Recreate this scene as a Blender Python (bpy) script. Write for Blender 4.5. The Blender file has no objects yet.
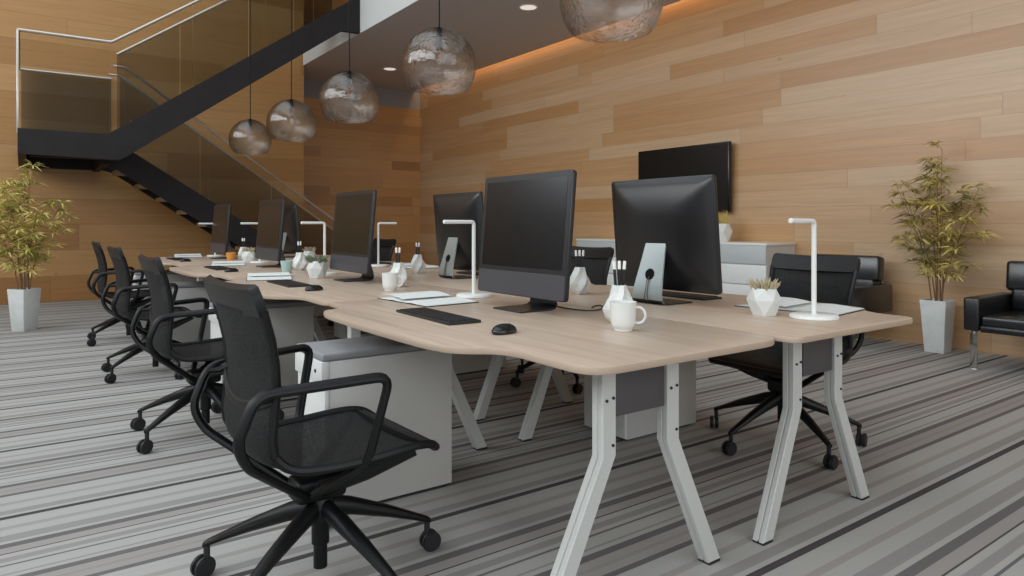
import bpy, bmesh, math, random
from mathutils import Vector, Matrix
PI = math.pi
S = bpy.context.scene
COL = S.collection
rnd = random.Random(7)

# ------------------------------------------------------------------ camera
FPX, CAM_H, HORIZON = 682.7, 1.10, 225.0
cd = bpy.data.cameras.new('camera')
cd.sensor_fit = 'HORIZONTAL'; cd.sensor_width = 36.0
cd.lens = FPX / 1024 * 36.0
cd.shift_y = -(288 - HORIZON) / 1024.0
cd.clip_start = 0.05
cam = bpy.data.objects.new('camera', cd); COL.objects.link(cam)
YAW = math.atan(490 / FPX)
cam.location = (0, 0, CAM_H)
cam.rotation_euler = (PI / 2, 0, -YAW)
S.camera = cam

# ------------------------------------------------------------------ world, lights, exposure
vs = S.view_settings
S.display_settings.display_device = 'sRGB'
vs.view_transform = 'Standard'; vs.look = 'None'; vs.gamma = 1.0
vs.use_curve_mapping = False
vs.exposure = 0.0
S.cycles.use_denoising = True
S.cycles.max_bounces = 10
S.cycles.diffuse_bounces = 5
S.cycles.transparent_max_bounces = 24
S.cycles.transmission_bounces = 10
S.cycles.caustics_reflective = False
S.cycles.caustics_refractive = False
S.cycles.sample_clamp_indirect = 4.0

w = bpy.data.worlds.new('world'); S.world = w
w.use_nodes = True
bg = w.node_tree.nodes['Background']
bg.inputs['Color'].default_value = (0.80, 0.90, 1.0, 1)
bg.inputs['Strength'].default_value = 0.7

def area(name, loc, rot, sx, sy, power, color):
    l = bpy.data.lights.new(name, 'AREA'); l.shape = 'RECTANGLE'
    l.size = sx; l.size_y = sy; l.energy = power; l.color = color
    o = bpy.data.objects.new(name, l); COL.objects.link(o)
    o.location = loc; o.rotation_euler = rot
    return o
# daylight through the high windows on the left, the roof light and the windows behind the camera
area('window_daylight', (-5.1, 3.6, 4.7), (0, math.radians(-90), 0), 3.2, 14.5, 730, (0.93, 0.97, 1.0))
area('roof_daylight', (-0.6, 3.6, 6.95), (0, 0, 0), 5.4, 12.6, 250, (0.93, 0.97, 1.0))
area('rear_window_daylight', (0.8, -4.75, 2.9), (PI / 2, 0, 0), 9.0, 3.6, 190, (0.97, 0.98, 1.0))
# warm LED line in the ceiling cove above the right wall
area('cove_light', (6.68, 4.2, 4.10), (0, math.radians(-12), 0), 0.09, 16.8, 42, (1.0, 0.72, 0.42))

# ------------------------------------------------------------------ node helpers
MATS = {}
def lin(c):
    return tuple(((v / 255) / 12.92 if v / 255 <= 0.04045 else ((v / 255 + 0.055) / 1.055) ** 2.4) for v in c)
def newmat(name):
    m = bpy.data.materials.new(name); m.use_nodes = True
    MATS[name] = m
    return m, m.node_tree, m.node_tree.nodes['Principled BSDF']
def N(nt, t, **kw):
    n = nt.nodes.new(t)
    for k_, v in kw.items():
        setattr(n, k_, v)
    return n
def MA(nt, op, a, b=None, c=None):
    n = nt.nodes.new('ShaderNodeMath'); n.operation = op
    for i, v in enumerate((a, b, c)):
        if v is None: continue
        if isinstance(v, (int, float)): n.inputs[i].default_value = v
        else: nt.links.new(v, n.inputs[i])
    return n.outputs[0]
def MIX(nt, f, a, b, mode='MIX'):
    n = nt.nodes.new('ShaderNodeMix'); n.data_type = 'RGBA'; n.blend_type = mode
    for i, v in ((0, f), (6, a), (7, b)):
        if isinstance(v, (int, float)): n.inputs[i].default_value = v
        elif isinstance(v, tuple): n.inputs[i].default_value = (*v[:3], 1)
        else: nt.links.new(v, n.inputs[i])
    return n.outputs[2]
def RAMP(nt, f, stops, mode='LINEAR'):
    n = nt.nodes.new('ShaderNodeValToRGB'); cr = n.color_ramp; cr.interpolation = mode
    while len(cr.elements) < len(stops): cr.elements.new(0.5)
    for e, (p, c) in zip(cr.elements, stops):
        e.position = p
    for e, (p, c) in zip(cr.elements, stops):
        e.position = p; e.color = (*c[:3], 1)
    nt.links.new(f, n.inputs[0])
    return n.outputs[0]
def NOISE(nt, vec, scale, detail=3, rough=0.5, dist=0.0):
    n = nt.nodes.new('ShaderNodeTexNoise')
    n.inputs['Scale'].default_value = scale; n.inputs['Detail'].default_value = detail
    n.inputs['Roughness'].default_value = rough; n.inputs['Distortion'].default_value = dist
    if vec is not None: nt.links.new(vec, n.inputs['Vector'])
    return n.outputs['Fac']
def BUMP(nt, h, strength, dist, bsdf):
    n = nt.nodes.new('ShaderNodeBump')
    n.inputs['Strength'].default_value = strength; n.inputs['Distance'].default_value = dist
    nt.links.new(h, n.inputs['Height']); nt.links.new(n.outputs[0], bsdf.inputs['Normal'])
def POS(nt):
    g = nt.nodes.new('ShaderNodeNewGeometry'); s_ = nt.nodes.new('ShaderNodeSeparateXYZ')
    nt.links.new(g.outputs['Position'], s_.inputs[0])
    return s_.outputs
def XYZ(nt, x, y, z):
    n = nt.nodes.new('ShaderNodeCombineXYZ')
    for i, v in enumerate((x, y, z)):
        if isinstance(v, (int, float)): n.inputs[i].default_value = v
        else: nt.links.new(v, n.inputs[i])
    return n.outputs[0]

def plain(name, srgb, rough=0.5, metal=0.0, noise=0.0, spec=0.5, nscale=30, bump=0.0):
    """one-colour surface with a faint procedural mottling"""
    m, nt, b = newmat(name)
    c = lin(srgb)
    b.inputs['Roughness'].default_value = rough; b.inputs['Metallic'].default_value = metal
    b.inputs['Specular IOR Level'].default_value = spec
    tc = N(nt, 'ShaderNodeTexCoord')
    nf = NOISE(nt, tc.outputs['Object'], nscale, 3)
    k_ = max(noise, 0.03)
    nt.links.new(MIX(nt, nf, tuple(v * (1 - k_) for v in c), tuple(min(1, v * (1 + k_)) for v in c)), b.inputs['Base Color'])
    if bump: BUMP(nt, nf, bump, 0.002, b)
    return m

def wood_wall(name, axis, row_h, plank_l, cols, seed, rough=0.42, spec=0.5):
    m, nt, b = newmat(name)
    p = POS(nt)
    u = p[0] if axis == 'x' else p[1]
    z = p[2]
    row = MA(nt, 'FLOOR', MA(nt, 'DIVIDE', z, row_h))
    wn = N(nt, 'ShaderNodeTexWhiteNoise', noise_dimensions='2D')
    nt.links.new(XYZ(nt, row, seed, 0), wn.inputs['Vector'])
    uo = MA(nt, 'ADD', MA(nt, 'DIVIDE', u, plank_l), MA(nt, 'MULTIPLY', wn.outputs['Value'], 7.3))
    col = MA(nt, 'FLOOR', uo)
    wn2 = N(nt, 'ShaderNodeTexWhiteNoise', noise_dimensions='3D')
    nt.links.new(XYZ(nt, row, col, seed + 3.1), wn2.inputs['Vector'])
    base = RAMP(nt, wn2.outputs['Value'], cols)
    # grain: long streaks along the plank, shifted from plank to plank
    sh = MA(nt, 'MULTIPLY', wn2.outputs['Value'], 37.0)
    g = NOISE(nt, XYZ(nt, MA(nt, 'ADD', MA(nt, 'MULTIPLY', u, 1.1), sh), MA(nt, 'MULTIPLY', z, 26.0), sh), 1.0, 6, 0.62, 0.6)
    g2 = NOISE(nt, XYZ(nt, MA(nt, 'ADD', MA(nt, 'MULTIPLY', u, 0.5), sh), MA(nt, 'MULTIPLY', z, 5.0), sh), 1.0, 3, 0.5, 1.2)
    dark = MIX(nt, 1.0, base, (0.90, 0.87, 0.83), 'MULTIPLY')
    lite = MIX(nt, 1.0, base, (1.05, 1.04, 1.03), 'MULTIPLY')
    c = MIX(nt, RAMP(nt, g, [(0.33, (0, 0, 0)), (0.66, (1, 1, 1))]), dark, lite)
    c = MIX(nt, MA(nt, 'MULTIPLY', g2, 0.30), c, MIX(nt, 1.0, c, (0.80, 0.74, 0.68), 'MULTIPLY'))
    kn = N(nt, 'ShaderNodeTexVoronoi'); kn.inputs['Scale'].default_value = 1.0
    nt.links.new(XYZ(nt, MA(nt, 'MULTIPLY', u, 0.9), MA(nt, 'MULTIPLY', z, 2.3), seed), kn.inputs['Vector'])
    knot = RAMP(nt, kn.outputs['Distance'], [(0.0, (1, 1, 1)), (0.035, (0, 0, 0))])
    c = MIX(nt, MA(nt, 'MULTIPLY', knot, 0.55), c, (0.07, 0.035, 0.015))
    # joints
    fz = MA(nt, 'FRACT', MA(nt, 'DIVIDE', z, row_h)); fu = MA(nt, 'FRACT', uo)
    jz = MA(nt, 'LESS_THAN', MA(nt, 'MINIMUM', fz, MA(nt, 'SUBTRACT', 1.0, fz)), 0.012)
    ju = MA(nt, 'LESS_THAN', MA(nt, 'MINIMUM', fu, MA(nt, 'SUBTRACT', 1.0, fu)), 0.0012)
    j = MA(nt, 'MAXIMUM', jz, ju)
    c = MIX(nt, MA(nt, 'MULTIPLY', j, 0.30), c, (0.05, 0.028, 0.014))
    nt.links.new(c, b.inputs['Base Color'])
    b.inputs['Roughness'].default_value = rough
    b.inputs['Specular IOR Level'].default_value = spec
    BUMP(nt, MA(nt, 'SUBTRACT', g, MA(nt, 'MULTIPLY', j, 1.5)), 0.25, 0.003, b)
    return m

OAK = [(0.0, lin((186, 140, 90))), (0.16, lin((194, 150, 102))), (0.55, lin((201, 166, 126))),
       (0.85, lin((205, 174, 139))), (1.0, lin((190, 146, 98)))]
wood_wall('oak_planks_right', 'y', 0.185, 2.6, OAK, 1.0, 0.40, 1.0)
OAK2 = [(0.0, lin((150, 104, 52))), (0.22, lin((176, 130, 74))), (0.6, lin((182, 138, 84))), (0.85, lin((186, 144, 92))), (1.0, lin((158, 110, 56)))]
wood_wall('oak_planks_far', 'x', 0.185, 2.2, OAK2, 5.0, 0.4, 1.0)
wood_wall('oak_planks_stair', 'x', 0.37, 3.4, OAK2, 9.0)

def carpet():
    m, nt, b = newmat('striped_carpet')
    p = POS(nt)
    per = 0.945
    L, M, Dk, VD, B = (lin((176, 176, 172)), lin((148, 147, 144)), lin((102, 100, 101)), lin((66, 64, 67)), lin((160, 156, 152)))
    seq = [(0.80, L), (0.847, Dk), (0.856, L), (0.879, M), (0.918, L), (0.946, VD), (0.955, B), (1.001, Dk), (1.037, L),
           (1.06, M), (1.114, L), (1.175, B), (1.205, L), (1.28, VD), (1.311, L), (1.333, M), (1.378, L), (1.44, B), (1.47, L),
           (1.549, Dk), (1.573, B), (1.61, M), (1.628, B), (1.664, Dk), (1.700, L), (1.722, M), (1.733, L)]
    f = MA(nt, 'FRACT', MA(nt, 'DIVIDE', MA(nt, 'SUBTRACT', p[1], 0.80 - per * 30), per))
    wob = f
    c = RAMP(nt, wob, [((y - 0.80) / per, cc) for y, cc in seq], 'CONSTANT')
    # second, irregular family of fine yarn stripes
    n1 = NOISE(nt, XYZ(nt, 0.0, MA(nt, 'MULTIPLY', p[1], 46.0), 0.0), 1.0, 2, 0.7)
    c = MIX(nt, RAMP(nt, n1, [(0.58, (0, 0, 0)), (0.80, (0.4, 0.4, 0.4))]), c, lin((130, 126, 125)))
    n2 = NOISE(nt, XYZ(nt, 0.0, MA(nt, 'MULTIPLY', p[1], 1.7), 4.0), 1.0, 1, 0.5)
    c = MIX(nt, MA(nt, 'MULTIPLY', n2, 0.22), c, lin((160, 150, 146)))
    n3 = NOISE(nt, XYZ(nt, MA(nt, 'MULTIPLY', p[0], 60.0), MA(nt, 'MULTIPLY', p[1], 300.0), 0.0), 1.0, 3, 0.7)
    c = MIX(nt, MA(nt, 'MULTIPLY', n3, 0.35), c, MIX(nt, 1.0, c, (0.80, 0.80, 0.80), 'MULTIPLY'))
    nt.links.new(c, b.inputs['Base Color'])
    b.inputs['Roughness'].default_value = 0.95; b.inputs['Specular IOR Level'].default_value = 0.1
    BUMP(nt, n3, 0.4, 0.003, b)
carpet()

def desk_wood():
    m, nt, b = newmat('pale_desk_wood')
    tc = N(nt, 'ShaderNodeTexCoord'); s_ = N(nt, 'ShaderNodeSeparateXYZ'); nt.links.new(tc.outputs['Object'], s_.inputs[0])
    o = s_.outputs
    g = NOISE(nt, XYZ(nt, MA(nt, 'MULTIPLY', o[0], 34.0), MA(nt, 'MULTIPLY', o[1], 1.6), 0), 1.0, 5, 0.6, 0.4)
    c = RAMP(nt, g, [(0.3, lin((176, 156, 138))), (0.5, lin((190, 171, 152))), (0.7, lin((199, 181, 163)))])
    nt.links.new(c, b.inputs['Base Color'])
    b.inputs['Roughness'].default_value = 0.36; b.inputs['Specular IOR Level'].default_value = 0.45
desk_wood()

plain('desk_edge', (178, 158, 138), 0.5)
plain('white_metal', (196, 197, 193), 0.38)
plain('white_cabinet', (200, 199, 195), 0.5)
plain('cabinet_front_white', (222, 223, 220), 0.42)
plain('grey_pad', (140, 141, 143), 0.7, noise=0.08, nscale=80)
plain('tray_grey', (78, 74, 76), 0.6)
plain('chair_black', (12, 13, 14), 0.45, spec=0.35)
plain('castor_black', (30, 30, 32), 0.5)
plain('monitor_shell', (34, 35, 38), 0.33)
plain('monitor_chin', (64, 63, 68), 0.42)
plain('monitor_screen', (20, 20, 22), 0.22, spec=0.5)
plain('monitor_back', (26, 26, 28), 0.34, spec=0.6)
plain('stand_silver', (170, 180, 180), 0.34, metal=0.35)
plain('stand_dark', (44, 44, 47), 0.35)
plain('tv_black', (10, 10, 11), 0.25)
plain('tv_screen', (7, 7, 8), 0.3)
plain('key_black', (36, 36, 38), 0.45)
plain('keyboard_base', (28, 28, 30), 0.45)
plain('mouse_black', (20, 21, 23), 0.25)
plain('ceramic_white', (222, 224, 221), 0.28)
plain('matte_white', (214, 217, 214), 0.5)
plain('mug_blue', (176, 205, 202), 0.3)
plain('mug_orange', (222, 150, 72), 0.35)
plain('paper', (222, 226, 223), 0.7)
plain('paper_edge', (208, 206, 198), 0.7)
plain('cover_black', (30, 30, 32), 0.5)
plain('pencil_black', (22, 22, 24), 0.4)
plain('pencil_tip_white', (232, 232, 228), 0.5)
plain('lamp_white', (226, 228, 225), 0.32)
plain('leather_black', (20, 21, 23), 0.30, spec=0.7, bump=0.15, nscale=60)
plain('leather_seat', (24, 25, 28), 0.26, spec=0.9, bump=0.1, nscale=40)
plain('chrome', (205, 205, 200), 0.12, metal=1.0)
plain('brushed_rail', (196, 190, 180), 0.3, metal=0.7)
plain('stair_steel', (38, 35, 36), 0.6, noise=0.3, nscale=6, spec=0.25)
plain('tread_wood', (150, 128, 104), 0.5)
plain('ceiling_grey', (198, 194, 196), 0.85)
plain('plaster_white', (204, 206, 203), 0.8)
plain('plaster_grey', (140, 138, 138), 0.85)
plain('soil', (46, 34, 28), 0.95, noise=0.3)
plain('concrete_pot', (206, 209, 206), 0.7, noise=0.12, nscale=18, bump=0.3)
plain('bamboo_stem', (124, 92, 62), 0.55, noise=0.2)
plain('succulent_green', (104, 118, 92), 0.5, noise=0.35, nscale=25)
plain('succulent_pale', (176, 164, 134), 0.55, noise=0.3, nscale=25)
plain('grass_yellow', (206, 186, 104), 0.6, noise=0.2)
plain('drawer_grey', (186, 191, 190), 0.45)
plain('cable_dark', (60, 48, 40), 0.5)
plain('socket_black', (10, 10, 11), 0.6, spec=0.2)
plain('window_frame_grey', (70, 72, 74), 0.5)
plain('socket_matte', (8, 8, 9), 0.8, spec=0.1)
plain('screw_dark', (40, 40, 42), 0.4)
plain('exterior_ground', (130, 130, 126), 0.9)

def leaf_mat(name, a, b_):
    m, nt, b = newmat(name)
    tc = N(nt, 'ShaderNodeTexCoord')
    nf = NOISE(nt, tc.outputs['Object'], 3.2, 2)
    nt.links.new(RAMP(nt, nf, [(0.36, lin(a)), (0.62, lin(b_))]), b.inputs['Base Color'])
    b.inputs['Roughness'].default_value = 0.5
leaf_mat('bamboo_leaf', (116, 116, 62), (226, 206, 122))
leaf_mat('bamboo_leaf_pale', (168, 164, 84), (232, 214, 136))

def mesh_fabric():
    m, nt, b = newmat('mesh_fabric')
    b.inputs['Base Color'].default_value = (*lin((12, 13, 14)), 1)
    b.inputs['Roughness'].default_value = 0.7
    tc = N(nt, 'ShaderNodeTexCoord')
    nf = NOISE(nt, tc.outputs['Object'], 260, 2)
    a = RAMP(nt, nf, [(0.40, (0.72, 0.72, 0.72)), (0.60, (1, 1, 1))])
    nt.links.new(a, b.inputs['Alpha'])
mesh_fabric()

def emissive(name, srgb, strength):
    m, nt, b = newmat(name)
    b.inputs['Base Color'].default_value = (*lin(srgb), 1)
    b.inputs['Emission Color'].default_value = (*lin(srgb), 1)
    b.inputs['Emission Strength'].default_value = strength
emissive('downlight_glow', (255, 244, 234), 0.6)
emissive('bulb_glow', (150, 98, 52), 0.05)
emissive('led_glow', (255, 190, 120), 1.2)

def tinted(name, tint, gloss=0.05):
    m = bpy.data.materials.new(name); m.use_nodes = True; MATS[name] = m
    nt = m.node_tree; nt.nodes.clear()
    out = N(nt, 'ShaderNodeOutputMaterial'); mx = N(nt, 'ShaderNodeMixShader')
    tr = N(nt, 'ShaderNodeBsdfTransparent'); tr.inputs[0].default_value = (*tint, 1)
    gl = N(nt, 'ShaderNodeBsdfGlossy'); gl.inputs['Roughness'].default_value = 0.28; gl.inputs[0].default_value = (0.55, 0.55, 0.55, 1)
    fr = N(nt, 'ShaderNodeFresnel'); fr.inputs[0].default_value = 1.12
    nt.links.new(fr.outputs[0], mx.inputs[0]); nt.links.new(tr.outputs[0], mx.inputs[1]); nt.links.new(gl.outputs[0], mx.inputs[2])
    nt.links.new(mx.outputs[0], out.inputs[0])
tinted('glass_clear', (0.96, 0.96, 0.94))
tinted('glass_bronze', (0.70, 0.72, 0.74))

def pendant_glass():
    m = bpy.data.materials.new('hammered_glass'); m.use_nodes = True; MATS['hammered_glass'] = m
    nt = m.node_tree; nt.nodes.clear()
    out = N(nt, 'ShaderNodeOutputMaterial')
    tc = N(nt, 'ShaderNodeTexCoord')
    v = N(nt, 'ShaderNodeTexVoronoi'); v.inputs['Scale'].default_value = 42
    mp = N(nt, 'ShaderNodeMapping'); mp.inputs['Scale'].default_value = (1, 1, 1.3)
    nt.links.new(tc.outputs['Object'], mp.inputs[0]); nt.links.new(mp.outputs[0], v.inputs['Vector'])
    bp = N(nt, 'ShaderNodeBump'); bp.inputs['Strength'].default_value = 0.35; bp.inputs['Distance'].default_value = 0.004
    nt.links.new(v.outputs['Distance'], bp.inputs['Height'])
    bp.inputs['Strength'].default_value = 0.28
    lw = N(nt, 'ShaderNodeLayerWeight'); lw.inputs['Blend'].default_value = 0.35
    nt.links.new(bp.outputs[0], lw.inputs['Normal'])
    tr = N(nt, 'ShaderNodeBsdfTransparent')
    nt.links.new(RAMP(nt, lw.outputs['Facing'], [(0.0, (0.96, 0.96, 0.95)), (0.55, (0.95, 0.94, 0.93)), (0.85, (0.85, 0.83, 0.81)), (1.0, (0.55, 0.52, 0.50))]), tr.inputs[0])
    gl = N(nt, 'ShaderNodeBsdfGlossy'); gl.inputs['Roughness'].default_value = 0.02
    nt.links.new(bp.outputs[0], gl.inputs['Normal'])
    rf = N(nt, 'ShaderNodeBsdfRefraction'); rf.inputs['IOR'].default_value = 1.32; rf.inputs['Roughness'].default_value = 0.0
    bp2 = N(nt, 'ShaderNodeBump'); bp2.inputs['Strength'].default_value = 1.0; bp2.inputs['Distance'].default_value = 0.006
    nt.links.new(v.outputs['Distance'], bp2.inputs['Height']); nt.links.new(bp2.outputs[0], rf.inputs['Normal'])
    m0 = N(nt, 'ShaderNodeMixShader'); m0.inputs[0].default_value = 0.34
    nt.links.new(tr.outputs[0], m0.inputs[1]); nt.links.new(rf.outputs[0], m0.inputs[2])
    mx = N(nt, 'ShaderNodeMixShader')
    nt.links.new(RAMP(nt, lw.outputs['Facing'], [(0.0, (0.045, 0.045, 0.045)), (0.6, (0.075, 0.075, 0.075)), (0.9, (0.26, 0.26, 0.26)), (1.0, (0.45, 0.45, 0.45))]), mx.inputs[0])
    nt.links.new(m0.outputs[0], mx.inputs[1]); nt.links.new(gl.outputs[0], mx.inputs[2])
    nt.links.new(mx.outputs[0], out.inputs[0])
pendant_glass()

# ------------------------------------------------------------------ mesh helpers
class MB:
    def __init__(s): s.bm = bmesh.new()
    def box(s, x0, x1, y0, y1, z0, z1, bev=0.0, seg=2, M=None):
        t = bmesh.new(); bmesh.ops.create_cube(t, size=1.0)
        for v in t.verts:
            v.co = Vector(((x0 + x1) / 2 + v.co.x * (x1 - x0), (y0 + y1) / 2 + v.co.y * (y1 - y0), (z0 + z1) / 2 + v.co.z * (z1 - z0)))
        if bev > 0:
            bmesh.ops.bevel(t, geom=list(t.edges), offset=bev, segments=seg, profile=0.5, affect='EDGES')
        return s.add(t, M)
    def add(s, t, M=None):
        if M is not None: bmesh.ops.transform(t, matrix=M, verts=t.verts)
        me = bpy.data.meshes.new('tmp'); t.to_mesh(me); t.free(); s.bm.from_mesh(me); bpy.data.meshes.remove(me)
        return s
    def tube(s, pts, r, seg=10, closed=False, flat=1.0, cap=True, up=Vector((0, 0, 1))):
        """tube along pts; r is a number or a list; flat scales the side axis"""
        pts = [Vector(p) for p in pts]; n = len(pts)
        rs = r if isinstance(r, (list, tuple)) else [r] * n
        bm = s.bm; rings = []
        prev = None
        for i, p in enumerate(pts):
            if closed: t = (pts[(i + 1) % n] - pts[i - 1])
            elif i == 0: t = pts[1] - pts[0]
            elif i == n - 1: t = pts[-1] - pts[-2]
            else: t = (pts[i + 1] - pts[i]).normalized() + (pts[i] - pts[i - 1]).normalized()
            t.normalize()
            if prev is None:
                u = up if abs(t.dot(up)) < 0.95 else Vector((1, 0, 0))
                a = t.cross(u).normalized()
            else:
                a = prev - t * prev.dot(t)
                if a.length < 1e-5: a = t.cross(up)
                a.normalize()
            prev = a; b = t.cross(a)
            ring = [bm.verts.new(p + (a * math.cos(2 * PI * k / seg) * flat + b * math.sin(2 * PI * k / seg)) * rs[i]) for k in range(seg)]
            rings.append(ring)
        m = n if closed else n - 1
        for i in range(m):
            r0, r1 = rings[i], rings[(i + 1) % n]
            off = 0
            if closed and i == n - 1:
                off = min(range(seg), key=lambda o: (r0[0].co - r1[o].co).length)
            for k in range(seg):
                bm.faces.new((r0[k], r0[(k + 1) % seg], r1[(k + 1 + off) % seg], r1[(k + off) % seg]))
        if not closed and cap:
            bm.faces.new(list(reversed(rings[0]))); bm.faces.new(rings[-1])
        return s
    def lathe(s, prof, seg=32, c=(0, 0, 0), close=False):
        bm = s.bm; rings = []
        for r, z in prof:
            if r < 1e-6: rings.append([bm.verts.new((c[0], c[1], c[2] + z))])
            else: rings.append([bm.verts.new((c[0] + r * math.cos(2 * PI * k / seg), c[1] + r * math.sin(2 * PI * k / seg), c[2] + z)) for k in range(seg)])
        for i in range(len(rings) - (0 if close else 1)):
            a, b = rings[i], rings[(i + 1) % len(rings)]
            for k in range(seg):
                k2 = (k + 1) % seg
                if len(a) == 1 and len(b) == 1: continue
                if len(a) == 1: bm.faces.new((a[0], b[k2], b[k]))
                elif len(b) == 1: bm.faces.new((a[k], a[k2], b[0]))
                else: bm.faces.new((a[k], a[k2], b[k2], b[k]))
        return s
    def prism(s, poly, h0, h1, axis='z', bev=0.0, seg=2):
        t = bmesh.new()
        def mk(p, h):
            return {'z': (p[0], p[1], h), 'y': (p[0], h, p[1]), 'x': (h, p[0], p[1])}[axis]
        a = [t.verts.new(mk(p, h0)) for p in poly]; b = [t.verts.new(mk(p, h1)) for p in poly]
        fa = t.faces.new(a); fb = t.faces.new(list(reversed(b)))
        n = len(poly)
        for i in range(n): t.faces.new((a[i], b[i], b[(i + 1) % n], a[(i + 1) % n]))
        bmesh.ops.recalc_face_normals(t, faces=t.faces)
        if bev > 0:
            bmesh.ops.bevel(t, geom=list(set(fa.edges) | set(fb.edges)), offset=bev, segments=seg, profile=0.5, affect='EDGES')
        return s.add(t)
    def loft(s, rings, cap=True, closed_ring=True):
        bm = s.bm; R = [[bm.verts.new(p) for p in r] for r in rings]
        n = len(R[0])
        for i in range(len(R) - 1):
            for k in range(n if closed_ring else n - 1):
                bm.faces.new((R[i][k], R[i][(k + 1) % n], R[i + 1][(k + 1) % n], R[i + 1][k]))
        if cap: bm.faces.new(list(reversed(R[0]))); bm.faces.new(R[-1])
        return s
    def build(s, name, mat, parent=None, smooth=True, angle=35, recalc=True):
        bm = s.bm
        if recalc: bmesh.ops.recalc_face_normals(bm, faces=bm.faces)
        me = bpy.data.meshes.new(name); bm.to_mesh(me); bm.free()
        if smooth:
            for p in me.polygons: p.use_smooth = True
            try: me.set_sharp_from_angle(angle=math.radians(angle))
            except Exception: pass
        mats = mat if isinstance(mat, (list, tuple)) else [mat]
        for m in mats: me.materials.append(MATS[m])
        o = bpy.data.objects.new(name, me); COL.objects.link(o)
        if parent is not None: o.parent = parent
        return o

def fillet(pts, r, seg=5, closed=False):
    """round the corners of a 3-D polyline"""
    pts = [Vector(p) for p in pts]; out = []; n = len(pts)
    for i, p in enumerate(pts):
        if not closed and i in (0, n - 1): out.append(p); continue
        a = pts[i - 1]; b = pts[(i + 1) % n]
        da = (a - p); db = (b - p); rr = min(r, da.length * 0.45, db.length * 0.45)
        p0 = p + da.normalized() * rr; p1 = p + db.normalized() * rr
        for k in range(seg + 1):
            t = k / seg
            out.append(p0 * (1 - t) ** 2 + p * 2 * t * (1 - t) + p1 * t * t)
    return out
def fillet2(pts, rs, seg=6):
    out = []; n = len(pts)
    for i, p in enumerate(pts):
        r = rs[i] if isinstance(rs, (list, tuple)) else rs
        p = Vector(p); a = Vector(pts[i - 1]); b = Vector(pts[(i + 1) % n])
        if r <= 0: out.append(tuple(p)); continue
        rr = min(r, (a - p).length * 0.49, (b - p).length * 0.49)
        p0 = p + (a - p).normalized() * rr; p1 = p + (b - p).normalized() * rr
        for k in range(seg + 1):
            t = k / seg; out.append(tuple(p0 * (1 - t) ** 2 + p * 2 * t * (1 - t) + p1 * t * t))
    return out
def rrect(x0, x1, y0, y1, r, seg=5):
    return fillet2([(x0, y0), (x1, y0), (x1, y1), (x0, y1)], r, seg)

def tag(o, label, cat, group=None, kind=None):
    o['label'] = label; o['category'] = cat
    if group: o['group'] = group
    if kind: o['kind'] = kind
    return o
def thing(name, loc, rz=0.0):
    o = bpy.data.objects.new(name, None); COL.objects.link(o)
    o.empty_display_size = 0.1
    o.location = loc; o.rotation_euler = (0, 0, rz)
    return o
def dup(o, parent=None):
    c = o.copy(); COL.objects.link(c)
    if parent is not None: c.parent = parent
    for ch in list(o.children): dup(ch, c)
    return c
def structure(name, mb, mat, **kw):
    o = mb.build(name, mat, **kw); o['kind'] = 'structure'; return o

# ------------------------------------------------------------------ room shell
XW, YB, YS, XE = 6.75, 12.70, 11.75, 3.98      # right wall, back wall, stair wall, stair wall end
ZC, ZU, XL, YR = 3.87, 6.60, -4.60, -4.60      # ceiling, high ceiling, left wall, rear wall
structure('floor', MB().box(XL - 0.2, XW + 0.2, YR - 0.2, YB + 0.2, -0.10, 0.0), 'striped_carpet', smooth=False)
structure('wall_right', MB().box(XW, XW + 0.2, YR, YB + 0.2, 0, ZU), 'oak_planks_right', smooth=False)
structure('wall_back', MB().box(XE - 0.2, XW, YB, YB + 0.2, 0, 3.50), 'oak_planks_far', smooth=False)
structure('wall_upper', MB().box(XE - 0.2, XW, YB, YB + 0.2, ZC + 0.02, ZU), 'oak_planks_stair', smooth=False)
structure('trim_1', MB().box(XE - 0.2, XW, YB - 0.005, YB + 0.2, 3.50, ZC + 0.02), 'plaster_grey', smooth=False)
structure('wall_stair', MB().box(XL, XE, YS, YB + 0.2, 0, ZU), 'oak_planks_stair', smooth=False)
# ceiling over the desks stops short of the right wall (light cove)
structure('ceiling', MB().box(3.975, 6.61, YR, YB, ZC, ZC + 0.10), 'ceiling_grey', smooth=False)
structure('trim_2', MB().box(3.965, 3.975, YR, YS, ZC, 4.42).box(3.975, 4.06, YR, YS, ZC + 0.10, 4.42), 'plaster_white', smooth=False)
structure('ceiling_upper', MB().box(XL - 0.2, -3.3, YR - 0.2, YB + 0.2, ZU, ZU + 0.1).box(1.8, XW + 0.2, YR - 0.2, YB + 0.2, ZU, ZU + 0.1)
          .box(-3.3, 2.1, YR - 0.2, -2.7, ZU, ZU + 0.1).box(-3.3, 2.1, 9.9, YB + 0.2, ZU, ZU + 0.1), 'plaster_white', smooth=False)
mb = MB()                                         # glazing bars of the roof light
for k in range(7): mb.box(-3.3, 2.1, -2.73 + k * 2.1, -2.67 + k * 2.1, ZU + 0.02, ZU + 0.1)
for k in range(3): mb.box(-3.33 + k * 2.7, -3.27 + k * 2.7, -2.7, 9.9, ZU + 0.02, ZU + 0.1)
structure('window_10', mb, 'window_frame_grey', smooth=False)
structure('floor_upper', MB().box(4.06, XW, YR, YB, 4.20, 4.36), 'plaster_grey', smooth=False)
structure('wall_rear', MB().box(XL - 0.2, XW + 0.2, YR - 0.2, YR, 5.0, ZU).box(XL - 0.2, XL + 0.6, YR - 0.2, YR, 0, 5)
          .box(5.3, XW + 0.2, YR - 0.2, YR, 0, 5).box(XL, XW, YR - 0.2, YR, 0, 0.35), 'plaster_white', smooth=False)
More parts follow.
